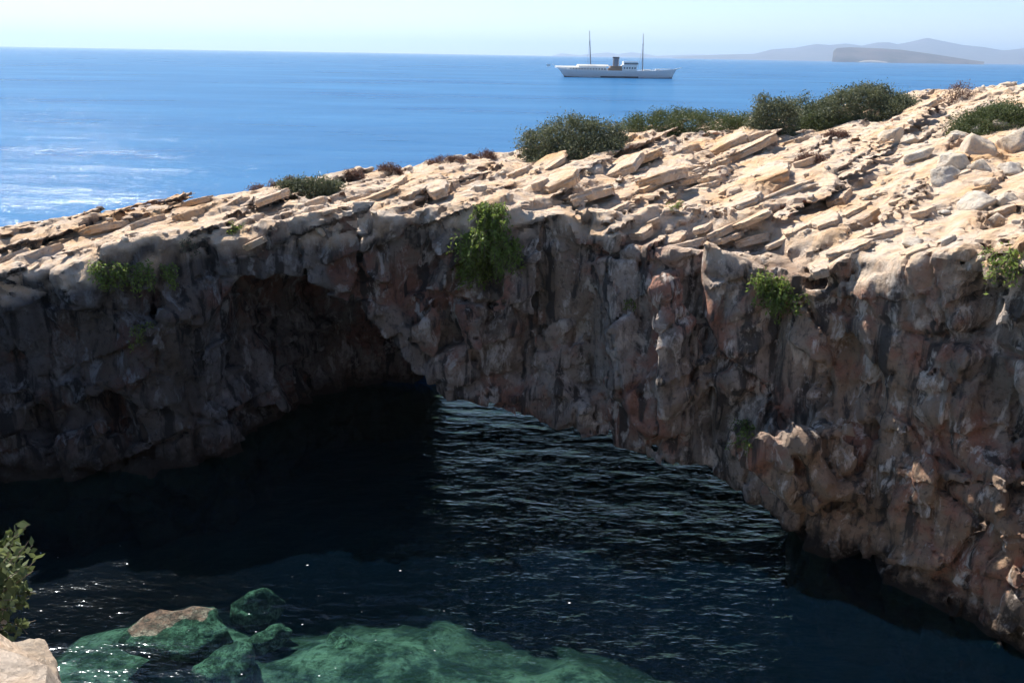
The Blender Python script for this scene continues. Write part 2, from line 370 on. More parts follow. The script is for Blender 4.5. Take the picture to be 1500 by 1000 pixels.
        wall = soft * (0.30 * w1 + (0.05 + 0.12 * rgt) * fl + (0.15 + 0.55 * rgt) * crk + 0.05 * H2 + 0.22 * H4 * (1 - 0.6 * sstep(8.8, 10.2, px))) + 0.13 * T2 + 0.85 * T4 * soft * (1 - 0.75 * sstep(8.8, 10.2, px)) \
            + 0.03 * np.exp(-(B2 / 0.05) ** 2) + 0.24 * np.exp(-(B4 / 0.045) ** 2) + (0.34 - 0.12 * rgt) * soft * saw(1.1) * sstep(-0.5, 0.3, brk) + 0.07 * H1 + 0.10 * T1
        for (ax_, ay_, az_, spc, sd_) in ((0.80, 0.30, 0.45, 2.5, 81), (-0.72, 0.3, 0.34, 3.3, 83), (0.25, 0.2, 0.95, 2.9, 85)):      # joint sets: long straight cracks
            c_ = (px * ax_ + py * ay_ + pz * az_ + 0.30 * w1 + 0.04 * w2) / spc
            dd = np.abs(c_ - np.floor(c_) - 0.5) * spc
            wall = wall + 0.26 * np.exp(-(dd / 0.09) ** 2) * sstep(-0.25, 0.2, vnoise(px / 2.5, py / 2.5, pz / 2.5, sd_)) * soft
        dk = dk + wall * (1 - wt) + top * wt
    else:
        dk = dk + 0.5 * fbm(px / 2.5, py / 2.5, pz / 2.5, 3, 1)
    S[ii[:, 0], ii[:, 1], ii[:, 2]] = dk
    S[:, :, 0] = np.maximum(S[:, :, 0], 0.01)
    return surface_nets(S, (x0, y0, z0), h)

def main_piece(V, Q):
    lab = np.arange(len(V)); e = np.r_[Q[:, [0, 1]], Q[:, [1, 2]], Q[:, [2, 3]], Q[:, [3, 0]]]
    for _ in range(60):
        m = np.minimum(lab[e[:, 0]], lab[e[:, 1]]); old = lab.copy()
        np.minimum.at(lab, e[:, 0], m); np.minimum.at(lab, e[:, 1], m); lab = lab[lab]; lab = lab[lab]
        if (lab == old).all(): break
    cnt = np.bincount(lab, minlength=len(V)); ok = cnt[lab] > 4000
    idx = np.cumsum(ok) - 1; return V[ok], idx[Q[ok[Q].all(1)]]
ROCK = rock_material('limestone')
VOX = 0.105
V, Q = build_land(-24, 31, 13.5, 48, -3.1, 13.6, VOX)
V, Q = main_piece(V, Q)
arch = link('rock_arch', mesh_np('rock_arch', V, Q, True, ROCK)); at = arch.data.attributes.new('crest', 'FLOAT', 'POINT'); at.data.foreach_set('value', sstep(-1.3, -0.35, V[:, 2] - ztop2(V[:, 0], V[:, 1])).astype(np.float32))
arch.data.set_sharp_from_angle(angle=R(26))
tag(arch, 'pale limestone arch with shaded cliff and sunlit top across the cove', kind='structure')
BVH = BVHTree.FromPolygons(V.tolist(), Q.tolist())
print('arch', len(V), len(Q), time.time() - T0)
V2, Q2 = build_land(-40, 34, -24, 14.5, -3.0, 14.0, 0.4, detail=False)
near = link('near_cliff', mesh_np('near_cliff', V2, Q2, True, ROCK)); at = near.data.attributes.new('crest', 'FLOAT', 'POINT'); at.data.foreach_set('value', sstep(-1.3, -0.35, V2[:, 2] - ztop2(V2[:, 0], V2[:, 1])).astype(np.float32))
tag(near, 'cliff top the view is taken from', kind='structure')
def hit(u, v):
    loc, nrm, idx, dist = BVH.ray_cast(CAM, ray(u, v))
    return loc, nrm
def drop(x, y):
    loc, nrm, idx, dist = BVH.ray_cast(Vector((x, y, 30)), Vector((0, 0, -1)))
    return loc, nrm

# ------------------------------------------------------------------ seabed and sea
SHALLOW = [tuple(at_z(u, v, -0.9))[:2] for u, v in [(-150, 985), (60, 925), (180, 880), (350, 862), (460, 905), (550, 888), (640, 882), (720, 905), (850, 950), (1010, 990), (1100, 1060)]] + [(4, 6), (-14, 6)]  # outline follows the arch's shadow edge, so the bed's colour carries the shade
def seabed_z(X, Y):
    sd = poly_sdf(SHALLOW, X, Y) + 0.9 * fbm(X / 1.3, Y / 1.3, X * 0, 4, 23) - 0.9
    z = -0.85 - 1.8 * sstep(-3.0, 1.8, sd) - 10 * sstep(33, 40, Y + 0.3 * X) - 8 * sstep(40, 80, np.hypot(X, Y - 20))
    return z + 0.32 * fbm(X / 1.5, Y / 1.5, X * 0, 4, 21) + 0.16 * np.abs(fbm(X / 0.6, Y / 0.6, X * 0, 3, 27))
def graded(a, b, h, far, n):
    core = np.arange(a, b + h / 2, h); g = np.geomspace(h, far, n)
    lo = a - np.cumsum(g * 0 + g)[::-1]; hi = core[-1] + np.cumsum(g)
    return np.r_[lo, core, hi]
def sheet(name, gx, gy, zf, mat):
    X, Y = np.meshgrid(gx, gy, indexing='ij'); Z = zf(X, Y)
    V = np.stack([X, Y, Z], -1).reshape(-1, 3); nx, ny = X.shape
    i = (np.arange(nx - 1)[:, None] * ny + np.arange(ny - 1)[None]).ravel()
    return link(name, mesh_np(name, V, np.stack([i, i + ny, i + ny + 1, i + 1], 1), True, mat)), X, Y
k = NT('seabed_sand'); P = k.pos()
col = k.mix(k.ramp(k.noise(P, 1.1, 5, 0.65), [(0.42, 0.0), (0.58, 1.0)]), (0.42, 0.40, 0.32), (0.05, 0.06, 0.05))
col = k.mix(k.ramp(k.noise(P, 4.0, 6, 0.7), [(0.50, 0.0), (0.64, 0.9)]), col, (0.05, 0.06, 0.045))
pz = k.n('SeparateXYZ', {0: P}).outputs[2]     # deeper bed painted seagrass-dark in place of the arch's cast shadow
col = k.mix(k.n('MapRange', {0: k.math('ADD', pz, k.math('MULTIPLY', k.math('SUBTRACT', k.noise(P, 0.8, 4), 0.5), 0.8)), 1: -0.75, 2: -1.75}).outputs[0], col, (0.018, 0.024, 0.02))
bp = k.n('Bump', {'Height': k.noise(P, 2.2, 9, 0.72), 'Strength': 1.0, 'Distance': 0.6})
k.set(k.out.inputs[0], k.n('BsdfPrincipled', {'Base Color': col, 'Roughness': 1.0, 'Normal': bp.outputs[0]}).outputs[0]); SEABED = k.m
sb, _, _ = sheet('seabed', graded(-24, 20, 0.25, 40, 16), graded(4, 46, 0.25, 40, 16), seabed_z, SEABED); tag(sb, kind='structure')

def sea_material():
    k = NT('sea_water'); P = k.pos()
    dep = k.n('Attribute', attribute_name='depth').outputs['Fac']
    wv = k.n('Mapping', {'Vector': P, 'Rotation': (0, 0, 0.35), 'Scale': (0.55, 1.25, 1)}).outputs[0]
    h1 = k.noise(wv, 0.07, 3, 0.5); h2 = k.noise(wv, 1.3, 4, 0.55); h3 = k.noise(wv, 5.0, 3, 0.55)
    ch = k.n('Attribute', attribute_name='chop').outputs['Fac']
    b = k.n('Bump', {'Height': h1, 'Strength': ch, 'Distance': 1.2})
    b = k.n('Bump', {'Height': h2, 'Strength': ch, 'Distance': 0.17, 'Normal': b.outputs[0]})
    b = k.n('Bump', {'Height': h3, 'Strength': ch, 'Distance': 0.035, 'Normal': b.outputs[0]})
    N = b.outputs[0]
    body = k.n('BsdfDiffuse', {'Color': k.mix(k.ramp(k.noise(P, 0.012, 4, 0.6, sc=(0.6, 1.6, 1)), [(0.35, 0.0), (0.65, 1.0)]), k.mix(k.noise(P, 0.16, 4, 0.65, sc=(0.5, 1.5, 1)), (0.005, 0.06, 0.18), (0.015, 0.11, 0.27)), (0.026, 0.135, 0.30)), 'Normal': N})  # finer streaks: light and dark of ripples put into the water colour
    clear = k.n('BsdfTransparent', {'Color': (0.47, 0.77, 0.70)})
    clf = k.math('POWER', 2.718, k.math('MULTIPLY', dep, -0.010))
    inner = k.n('MixShader', {0: clf, 1: body.outputs[0], 2: clear.outputs[0]})
    gl = k.n('BsdfGlossy', {'Color': (0.84, 0.93, 1.0), 'Roughness': k.n('MapRange', {0: dep, 1: 100.0, 2: 2000.0, 3: 0.08, 4: 0.12}).outputs[0], 'Normal': N})
    fr = k.n('Fresnel', {'IOR': 1.33, 'Normal': N})
    sh = k.n('MixShader', {0: k.math('MINIMUM', fr.outputs[0], 0.27), 1: inner.outputs[0], 2: gl.outputs[0]})
    # whitecaps out at sea
    foam = k.noise(P, 1.0, 4, 0.7, 0.5, sc=(0.10, 0.16, 1)); foam2 = k.noise(P, 0.006, 2, 0.5)
    ff = k.math('MULTIPLY', k.ramp(foam, [(0.735, 0.0), (0.76, 1.0)]), k.ramp(foam2, [(0.45, 0.0), (0.6, 1.0)]))
    py = k.n('SeparateXYZ', {0: P}).outputs[1]
    ff = k.math('MULTIPLY', ff, k.n('MapRange', {0: py, 1: 150.0, 2: 400.0}).outputs[0])
    sh = k.n('MixShader', {0: ff, 1: sh.outputs[0], 2: k.n('BsdfDiffuse', {'Color': (0.8, 0.82, 0.85)}).outputs[0]})
    k.set(k.out.inputs[0], sh.outputs[0]); return k.m
def chop(X, Y): return 0.28 + 0.72 * sstep(-9, 3, X + 0.3 * (Y - 20))      # the inner cove is sheltered
def waves(X, Y):
    c, s = math.cos(0.35), math.sin(0.35); a = X * c + Y * s; b = -X * s + Y * c
    fade = 1 - sstep(0, 3, np.maximum(np.maximum(-19.5 - X, X - 13), np.maximum(11.5 - Y, Y - 41)))
    w = 0.030 * fbm(a / 0.9, b / 0.42, X * 0, 3, 31) + 0.014 * vnoise(a / 0.5, b / 0.3, X * 0, 35)
    return w * fade * chop(X, Y)
SEA = sea_material()
sea, SX, SY = sheet('sea', graded(-20, 16, 0.13, 6500, 44), graded(11, 44, 0.13, 6500, 44), waves, SEA); tag(sea, kind='structure')
at = sea.data.attributes.new('depth', 'FLOAT', 'POINT'); at.data.foreach_set('value', np.clip(-seabed_z(SX, SY) + 40.0 * np.clip(np.hypot(SX, SY - 20) - 28, 0, 200) + 900 * sstep(32, 37, SY + 0.3 * SX), 0.05, 3000).ravel().astype(np.float32))
at = sea.data.attributes.new('chop', 'FLOAT', 'POINT'); at.data.foreach_set('value', np.maximum(chop(SX, SY), sstep(30, 60, np.hypot(SX, SY - 20))).ravel().astype(np.float32))
print('sea', len(sea.data.vertices), SX.min(), SX.max(), time.time() - T0)

# ------------------------------------------------------------------ haze, islands
k = NT('haze_air'); k.set(k.out.inputs[1], k.n('VolumePrincipled', {'Color': (0.57, 0.75, 1.0, 1), 'Density': 7.5e-5, 'Anisotropy': 0.3}).outputs[0]); HAZE = k.m
def box_mesh(name, lo, hi, mat=None):
    (a, b, c), (d, e, f) = lo, hi
    V = [(a, b, c), (d, b, c), (d, e, c), (a, e, c), (a, b, f), (d, b, f), (d, e, f), (a, e, f)]
    Fq = [(3, 2, 1, 0), (4, 5, 6, 7), (0, 1, 5, 4), (1, 2, 6, 5), (2, 3, 7, 6), (3, 0, 4, 7)]
    return mesh_np(name, V, Fq, False, mat)
HB = 46000
hz = link('haze', box_mesh('haze', (-HB, -HB, -22), (HB, HB, 560), HAZE)); tag(hz, kind='stuff')

k = NT('far_scrub'); P = k.pos()
k.set(k.out.inputs[0], k.n('BsdfDiffuse', {'Color': k.mix(k.ramp(k.noise(P, 0.004, 5, 0.65), [(0.4, 0.0), (0.6, 1.0)]), (0.12, 0.095, 0.09), (0.07, 0.06, 0.06))}).outputs[0]); SCRUB = k.m
def ridge(name, prof, y, depth, seed, mat, rough=0.05, pw=1.0):
    """a mass of land whose skyline follows prof = [(u, v)], crest at distance y"""
    us = np.linspace(prof[0][0], prof[-1][0], 260); vs = np.interp(us, [p[0] for p in prof], [p[1] for p in prof])
    ts = np.linspace(-1, 1, 41); V = []
    for u, v in zip(us, vs):
        p = at_y(u, v, y); V.append([(p.x * (1 + depth * t / y), y + depth * t, max(p.z, 0)) for t in ts])
    V = np.array(V); prof_t = np.clip(1 - np.abs(ts), 0, 1) ** pw
    nz = fbm(V[..., 0] / depth * 3, V[..., 1] / depth * 3, V[..., 0] * 0, 4, seed)
    V[..., 2] = V[..., 2] * np.clip(prof_t[None] + nz * rough * 6 * prof_t[None] * (1 - prof_t[None]), 0, 1) - 1.0
    n, m = V.shape[:2]; i = (np.arange(n - 1)[:, None] * m + np.arange(m - 1)[None]).ravel()
    o = link(name, mesh_np(name, V.reshape(-1, 3), np.stack([i, i + m, i + m + 1, i + 1], 1), True, mat)); tag(o, kind='structure'); return o
ridge('far_mountains', [(985, 84), (1040, 80.5), (1105, 79), (1130, 72.5), (1165, 70), (1195, 64.5), (1215, 66), (1240, 64), (1262, 67), (1285, 62.5), (1302, 62), (1315, 65), (1335, 61), (1358, 55.5), (1380, 60), (1410, 66), (1440, 69), (1470, 74), (1490, 72), (1530, 66), (1600, 62), (1700, 75), (1800, 96)], 17000, 2600, 5, SCRUB)
ridge('distant_hills', [(806, 83), (822, 78), (835, 79.5), (850, 81), (866, 79), (890, 77), (905, 79.5), (925, 76.5), (945, 79), (962, 82), (985, 81), (1020, 80), (1060, 82), (1100, 85)], 22000, 1800, 8, SCRUB)
ridge('low_island', [(1219, 88), (1221, 74), (1226, 70.5), (1245, 69.5), (1290, 71), (1320, 73), (1350, 77), (1390, 83), (1425, 88.5), (1442, 90.4)], 8200, 600, 3, SCRUB, 0.08, 0.55)
k = NT('pale_shore'); k.set(k.out.inputs[0], k.n('BsdfDiffuse', {'Color': (0.42, 0.38, 0.34, 1)}).outputs[0]); SHORE = k.m
o = ridge('island_cliff', [(1258, 91), (1264, 88.9), (1274, 88.3), (1284, 88.8), (1294, 90), (1300, 91)], 7500, 30, 4, SHORE, 0.1, 0.4)

# ------------------------------------------------------------------ stones
def ico(sub):
    import bmesh
    bm = bmesh.new(); bmesh.ops.create_icosphere(bm, subdivisions=sub, radius=1)
    V = np.array([v.co[:] for v in bm.verts]); Fq = np.array([[v.index for v in f.verts] for f in bm.faces]); bm.free(); return V, Fq
ICO3 = ico(4); ICO2 = ico(3)
def stone_mesh(name, seed, base, size=(1, 1, 1), planes=14, mat=None, noise=0.05, slab=False, flat=0.0):
    rs = np.random.RandomState(seed); D, Fq = base
    n = rs.normal(size=(planes, 3)); n /= np.linalg.norm(n, axis=1)[:, None]; hgt = 0.52 + 0.42 * rs.rand(planes)
    if slab:
        a = np.sort(rs.rand(7) * 2 * math.pi); n = np.c_[np.cos(a), np.sin(a), rs.normal(size=7) * 0.22]
        n = np.r_[n, [[0.05, 0.03, 1], [0, 0, -1]]]; hgt = np.r_[0.75 + 0.25 * rs.rand(7), 0.8, 0.8]
        n /= np.linalg.norm(n, axis=1)[:, None]
        D = D * np.array([1, 1, 1.0])
    dots = D @ n.T
    r = np.where(dots > 1e-3, hgt[None] / np.maximum(dots, 1e-3), 9)
    p = 34.0; r = (r ** -p).sum(1) ** (-1 / p)           # soft minimum: worn edges
    r = np.minimum(r, 1.12)
    V = D * r[:, None]
    V = V * np.asarray(size)
    q = V * 2.2 / max(size) + seed * 1.7
    V = V + D * (noise * max(size) * (fbm(q[:, 0], q[:, 1], q[:, 2], 3, seed % 17) + 0.45 * fbm(q[:, 0] * 3.1, q[:, 1] * 3.1, q[:, 2] * 3.1, 3, 3)))[:, None]
    return mesh_np(name, V, Fq, True, mat)
def slab_mesh(name, seed, mat):
    """a broken bedding plate: angular outline, laminated sides, nearly flat top"""
    rs = np.random.RandomState(seed); n = rs.randint(5, 8); a = np.sort((np.arange(n) + rs.uniform(-.32, .32, n)) / n * 2 * math.pi)
    pts = np.c_[np.cos(a), 0.55 * np.sin(a)] * (0.82 + 0.36 * rs.rand(n))[:, None]
    out = []
    for i in range(n):
        p, q = pts[i], pts[(i + 1) % n]; k_ = 6
        for j in range(k_):
            t = j / k_; out.append(p + (q - p) * t + rs.normal(size=2) * 0.022 * (j > 0))
    out = np.array(out); m = len(out); V = []; Fq = []
    lev = [(-0.30, 0.93), (-0.08, 0.97), (-0.06, 1.02), (0.03, 0.99), (0.045, 0.955), (0.115, 0.985), (0.15, 0.95)]
    tilt = rs.normal(size=2) * 0.03
    for li, (z, sc) in enumerate(lev):
        jit = 1 + 0.035 * rs.normal(size=m); jit = (jit + np.roll(jit, 1)) / 2
        for (x, y), j in zip(out, jit): V.append((x * sc * j, y * sc * j, z + (x * tilt[0] + y * tilt[1]) * (z > 0) + rs.normal() * 0.005))
    for li in range(len(lev) - 1):
        for i in range(m): Fq.append((li * m + i, li * m + (i + 1) % m, (li + 1) * m + (i + 1) % m, (li + 1) * m + i))
    b0 = (len(lev) - 1) * m
    for sc in (0.75, 0.45, 0.15):
        b1 = len(V); st_ = rs.choice([0, 0.012, 0.02])
        for x, y in out: V.append((x * sc, y * sc, 0.15 + st_ + x * sc * tilt[0] + y * sc * tilt[1] + rs.normal() * 0.006))
        for i in range(m): Fq.append((b0 + i, b0 + (i + 1) % m, b1 + (i + 1) % m, b1 + i))
        b0 = b1
    me = bpy.data.meshes.new(name); me.from_pydata([tuple(v) for v in V], [], Fq + [tuple(range(b0, b0 + m))]); me.materials.append(mat)
    for p_ in me.polygons: p_.use_smooth = True
    me.set_sharp_from_angle(angle=R(28)); return me
STONE = rock_material('loose_limestone', (0.74, 0.62, 0.48), (0.66, 0.60, 0.53), wet=False, ochre=0.35, loose=True)
CORNER = rock_material('cream_limestone', (0.74, 0.57, 0.41), (0.68, 0.56, 0.44), wet=False, ochre=0.5, loose=True)
BED = rock_material('bedding_limestone', wet=False, loose=True)
BOULDERS = [stone_mesh('boulder', 100 + i, ICO3, (1, 0.9, 0.85), 15, STONE, 0.07) for i in range(7)]
PEBBLES = [stone_mesh('stone', 200 + i, ICO2, (1, 0.8, 0.65), 15, STONE, 0.05) for i in range(6)]
SLABS = [slab_mesh('slab', 300 + i, BED) for i in range(9)]
rng = random.Random(11)
def terrain_hit(u, v):
    for dv in range(0, 60, 2):
        loc, nrm = hit(u, v + dv)
        if loc is not None and loc.y < 60: return loc, nrm
    return None, None
def px_m(p): return F / (p - CAM).dot(fwd)          # photo pixels per metre at a point

# the heap of pale boulders at the right: (u, v of the centre, width in px, squash, label)
heap = [(1383, 265, 62, 0.75, 'pale grey boulder with a shaded underside at the left foot of the heap'),
        (1392, 240, 60, 0.7, 'whitish boulder sitting on top of the left foot of the boulder heap'),
        (1428, 225, 66, 0.9, 'tall angular pale block in the middle of the boulder heap'),
        (1432, 196, 46, 0.8, 'white rounded boulder at the crest of the heap below the green bush'),
        (1462, 190, 36, 0.9, 'small upright pale stone right of the white boulder on the heap crest'),
        (1484, 215, 66, 1.0, 'big pale boulder cut by the right edge of the picture'),
        (1400, 205, 44, 0.7, 'flat pale boulder between the slope and the tall angular block'),
        (1435, 250, 52, 0.7, 'grey boulder wedged under the tall angular block'),
        (1478, 252, 54, 0.7, 'pale boulder below the big one at the right edge'),
        (1445, 272, 46, 0.6, 'low pale stone at the bottom of the boulder heap'),
        (1300, 205, 54, 0.75, 'layered brown-grey boulder left of the heap on the open slope'),
        (1330, 210, 42, 0.6, 'pale flat-topped boulder beside the layered brown one'),
        (1292, 228, 34, 0.7, 'small dark-sided boulder under the layered brown one'),
        (1342, 232, 60, 0.45, 'broad low boulder with a deep shadow below the layered group'),
        (1430, 300, 74, 0.6, 'wide pale boulder at the cliff brow under the heap'),
        (1475, 300, 50, 0.8, 'grey angular boulder at the cliff brow by the right edge'),
        (1390, 355, 34, 0.8, 'small white boulder perched on the shaded brow below the heap'),
        (1340, 360, 36, 0.8, 'grey cube-like boulder on the shaded brow below the slope'),
        (1462, 330, 46, 0.8, 'grey boulder under the angular one at the right brow'),
        (868, 252, 40, 0.7, 'brown-grey boulder with a shaded front near the start of the slabs'),
        (705, 278, 24, 0.8, 'small grey block on the brow behind the big hanging plant'),
        (470, 338, 26, 0.8, 'small pale block on the sunlit ledge over the cave mouth'),
        (745, 290, 22, 0.9, 'dark grey block on the brow right of the hanging plant')]
for i, (u, v, w, sq, lab) in enumerate(heap):
    p, n = terrain_hit(u, v)
    if p is None: continue
    r = 0.5 * w / px_m(p) * 0.92
    o = link('boulder', BOULDERS[i % 7]); o.location = p + Vector((0, 0, r * sq * 0.12)); o.scale = (r, r * rng.uniform(.8, 1.1), r * sq * 1.2)
    o.rotation_euler = (rng.uniform(-.3, .3), rng.uniform(-.3, .3), rng.uniform(0, 6.28))
    tag(o, lab, 'boulder', 'loose boulders on the arch')
# slabs: bedding plates that step up the sunlit top
zb = Vector(NB); xs = Vector((0.62, 0.78, 0.0)); xs = (xs - zb * xs.dot(zb)).normalized(); ys = zb.cross(xs)
slabs = [(1085, 222, 2.6, .9), (1035, 245, 2.0, .8), (1000, 268, 1.4, .7), (905, 245, 2.0, 1.0), (940, 232, 1.6, .9), (1120, 258, 2.2, .8), (1128, 292, 2.6, 1.2), (1075, 300, 1.8, 1.0), (1160, 275, 1.8, .8),
         (965, 262, 1.6, .8), (1060, 212, 2.0, .8), (1000, 225, 1.8, .7), (1225, 290, 1.4, .6), (1250, 310, 1.3, .6), (1210, 322, 1.2, .6), (870, 285, 2.0, .8), (820, 265, 1.8, .7),
         (1065, 345, 1.2, .7), (1100, 350, 1.3, .8), (1140, 352, 1.1, .7), (1165, 335, 1.2, .8), (1030, 330, 1.3, .7), (760, 252, 1.6, .6), (690, 262, 1.7, .6), (640, 272, 1.6, .6), (580, 268, 1.7, .6), (520, 290, 1.5, .6), (450, 300, 1.5, .6), (400, 286, 1.6, .6), (340, 296, 1.4, .55), (280, 312, 1.5, .6), (215, 325, 1.4, .6),
         (150, 332, 1.5, .6), (100, 352, 1.4, .6), (60, 368, 1.3, .6), (980, 345, 1.5, .8), (940, 335, 1.3, .7), (1010, 355, 1.2, .6), (905, 305, 1.6, .6), (1060, 335, 1.6, .7),
         (1110, 200, 1.5, .6), (1170, 205, 1.5, .6), (1240, 250, 1.3, .6), (1180, 235, 1.3, .5), (1330, 330, 1.4, .7), (1290, 345, 1.3, .7), (1260, 345, 1.2, .6)]
for t in range(2000):                       # thinner plates all over the sunlit top
    if len(slabs) > 92: break
    u = rng.uniform(-10, 1490); v = rng.uniform(130, 400); p, n = hit(u, v)
    if p is None or n.z < 0.7 or p.y > 45.5 or p.z < ztop2(p.x, p.y) - 0.7: continue
    if u < 700 and v < 338 - 0.175 * u: continue          # keep the thin left crest clear
    slabs.append((u, v, 0.45 + 1.7 * rng.random() ** 1.8, rng.uniform(.55, 1.2)))
for i, (u, v, L, wd) in enumerate(slabs):
    p, n = terrain_hit(u, v)
    if p is None: continue
    o = link('slab', SLABS[i % 9], arch); s = L * (0.66 if i < 18 else 0.5)
    m = Matrix((xs, ys, zb)).transposed().to_4x4()
    m = Matrix.Translation(p + Vector((0, 0, 0.02 if i < 18 else -0.03))) @ Matrix.Rotation(rng.gauss(0, .38), 4, 'Z') @ m @ Matrix.Rotation(rng.uniform(-.10, .10), 4, 'X') @ Matrix.Diagonal((s, s * wd * 1.5, s ** 0.6 * rng.uniform(0.4, 0.85), 1))
    o.matrix_world = m
# small stones lying about on the sunlit top
ns = 0
for t in range(900):
    u = rng.uniform(0, 1500); v = rng.uniform(120, 400)
    p, n = hit(u, v)
    if p is None or n.z < 0.75 or p.z < 5.5 or p.y > 48: continue
    if rng.random() > 0.35 + 0.65 * (u > 1150): continue
    o = link('stone', PEBBLES[ns % 6], arch); r = 0.05 + 0.13 * rng.random() ** 2.5
    o.location = p + Vector((0, 0, r * 0.25)); o.scale = (r, r, r); o.rotation_euler = (rng.uniform(-.4, .4), rng.uniform(-.4, .4), rng.uniform(0, 6.28))
    ns += 1
    if ns >= 150: break

# ------------------------------------------------------------------ foliage
def leaf_material(name, c1, c2, trans=0.3):
    k = NT(name); g = k.n('NewGeometry'); col = k.mix(g.outputs['Random Per Island'], c1, c2)
    col = k.mix(k.ramp(k.noise(g.outputs['Position'], 2.2, 3, 0.5), [(0.35, 0.0), (0.65, 0.6)]), col, c1)
    d = k.n('BsdfPrincipled', {'Base Color': col, 'Roughness': 0.6, 'Specular IOR Level': 0.3}); t = k.n('BsdfTranslucent', {'Color': col})
    k.set(k.out.inputs[0], k.n('MixShader', {0: trans, 1: d.outputs[0], 2: t.outputs[0]}).outputs[0]); return k.m
JUN = leaf_material('juniper_leaves', (0.085, 0.10, 0.055), (0.19, 0.21, 0.12))
LEN = leaf_material('lentisk_leaves', (0.065, 0.088, 0.03), (0.14, 0.165, 0.065))
GRN = leaf_material('caper_leaves', (0.14, 0.20, 0.04), (0.32, 0.40, 0.11), 0.45)
GRY = leaf_material('grey_leaves', (0.10, 0.115, 0.075), (0.20, 0.21, 0.14), 0.3)
LEAFY = leaf_material('shrub_leaves', (0.08, 0.105, 0.035), (0.20, 0.235, 0.095), 0.35)
RED = leaf_material('dry_leaves', (0.12, 0.06, 0.045), (0.22, 0.12, 0.08), 0.2)
k = NT('bark'); k.set(k.out.inputs[0], k.n('BsdfPrincipled', {'Base Color': k.mix(k.noise(k.pos(), 14, 4), (0.10, 0.07, 0.05), (0.22, 0.18, 0.14)), 'Roughness': 0.95}).outputs[0]); BARK = k.m
def leaves(P, size, rs, droop=0.0, aspect=2.0):
    """one pointed leaf (folded pair of quads is overkill: one diamond quad) at every P"""
    n = len(P); d = rs.normal(size=(n, 3)); d[:, 2] -= droop; d /= np.linalg.norm(d, axis=1)[:, None]
    w = rs.normal(size=(n, 3)); w -= d * (w * d).sum(1)[:, None]; w /= np.linalg.norm(w, axis=1)[:, None]
    L = (size * (0.6 + 0.8 * rs.rand(n)))[:, None]; wd = L / aspect
    V = np.stack([P, P + d * L * 0.5 + w * wd * 0.5, P + d * L, P + d * L * 0.5 - w * wd * 0.5], 1).reshape(-1, 3)
    return V, np.arange(4 * n).reshape(n, 4)
def tubes(paths, sides=5):
    V = []; Fq = []
    for pts, r0_, r1_ in paths:
        pts = np.asarray(pts, float); n = len(pts); b = len(V)
        for i in range(n):
            t = pts[min(i + 1, n - 1)] - pts[max(i - 1, 0)]; t /= np.linalg.norm(t) + 1e-9
            a = np.cross(t, [0.3, 0.9, 0.2]); a /= np.linalg.norm(a) + 1e-9; c = np.cross(t, a); r = r0_ + (r1_ - r0_) * i / max(n - 1, 1)
            for j in range(sides):
                q = 2 * math.pi * j / sides; V.append(pts[i] + r * (math.cos(q) * a + math.sin(q) * c))
        for i in range(n - 1):
            for j in range(sides):
                j2 = (j + 1) % sides; Fq.append((b + i * sides + j, b + i * sides + j2, b + (i + 1) * sides + j2, b + (i + 1) * sides + j))
    return np.array(V), np.array(Fq)
def bush(name, label, cat, base, w, dpt, h, mat, n, size, seed, group=None, clump=0.15, open_=0.0, lean=0.0):
    rs = np.random.RandomState(seed); root = empty(name, base); tag(root, label, cat, group)
    n = int(n * 3.2); nc = max(24, n // 60); d = rs.normal(size=(nc, 3)); d[:, 2] = np.abs(d[:, 2]) * 0.9 - 0.15; d /= np.linalg.norm(d, axis=1)[:, None]
    r = (0.80 + 0.20 * rs.rand(nc)) * (1 + 0.40 * fbm(d[:, 0] * 2.2 + seed, d[:, 1] * 1.7, d[:, 2] * 1.7, 2, seed % 9))
    c = d * r[:, None] * np.array([w / 2, dpt / 2, h]); c[:, 2] = np.maximum(c[:, 2], 0.02 * h); c[:, 0] += lean * c[:, 2]
    if open_: c = c[rs.rand(nc) > open_]
    # settle the clumps on uneven ground
    for i in range(len(c)):
        loc, nn = drop(base[0] + c[i, 0], base[1] + c[i, 1])
        if loc is not None: c[i, 2] += np.clip(loc.z - base[2], -0.5 * h, 0.9 * h) * (1 - 0.5 * max(0, min(1, c[i, 2] / h)))
    kk = n // len(c); off = rs.normal(size=(len(c), kk, 3)) * clump * (0.7 + 0.6 * rs.rand(len(c)))[:, None, None] * np.array([1, 1, 0.75])
    P = (c[:, None] + off).reshape(-1, 3)
    V, Fq = leaves(P, size, rs); link('foliage', mesh_np('foliage', V, Fq, False, mat), root)
    paths = []
    for i in rs.choice(len(c), min(26, len(c)), False):
        e = c[i]; s0 = np.array([rs.normal() * .06 * w, rs.normal() * .06 * w, -0.15]); mid = (s0 + e) * 0.5 + np.array([0, 0, -0.12 * h]) + rs.normal(size=3) * 0.04 * h
        paths.append(([s0, mid, e], 0.035, 0.010))
    V, Fq = tubes(paths); link('stem', mesh_np('stem', V, Fq, True, BARK), root)
    return root
def px_bush(u, v, wpx, hpx, *a, deep=1.0, name='shrub', cat='bush', **kw):
    p, n = terrain_hit(u, v); s = px_m(p)
    label, mat, cnt, size, seed = a
    return bush(name, label, cat, p + Vector((0, 0, -0.05)), wpx / s, wpx / s * deep, hpx / s, mat, cnt, size, seed, **kw)
G = 'shrubs along the crest'
px_bush(840, 222, 150, 46, 'dark round bush on the crest left of the long low shrub', JUN, 11000, 0.085, 1, deep=0.8, group=G)
px_bush(1005, 192, 185, 26, 'long low green shrub on the crest between two dark bushes', LEN, 8000, 0.075, 2, deep=0.45, group=G, clump=0.16)
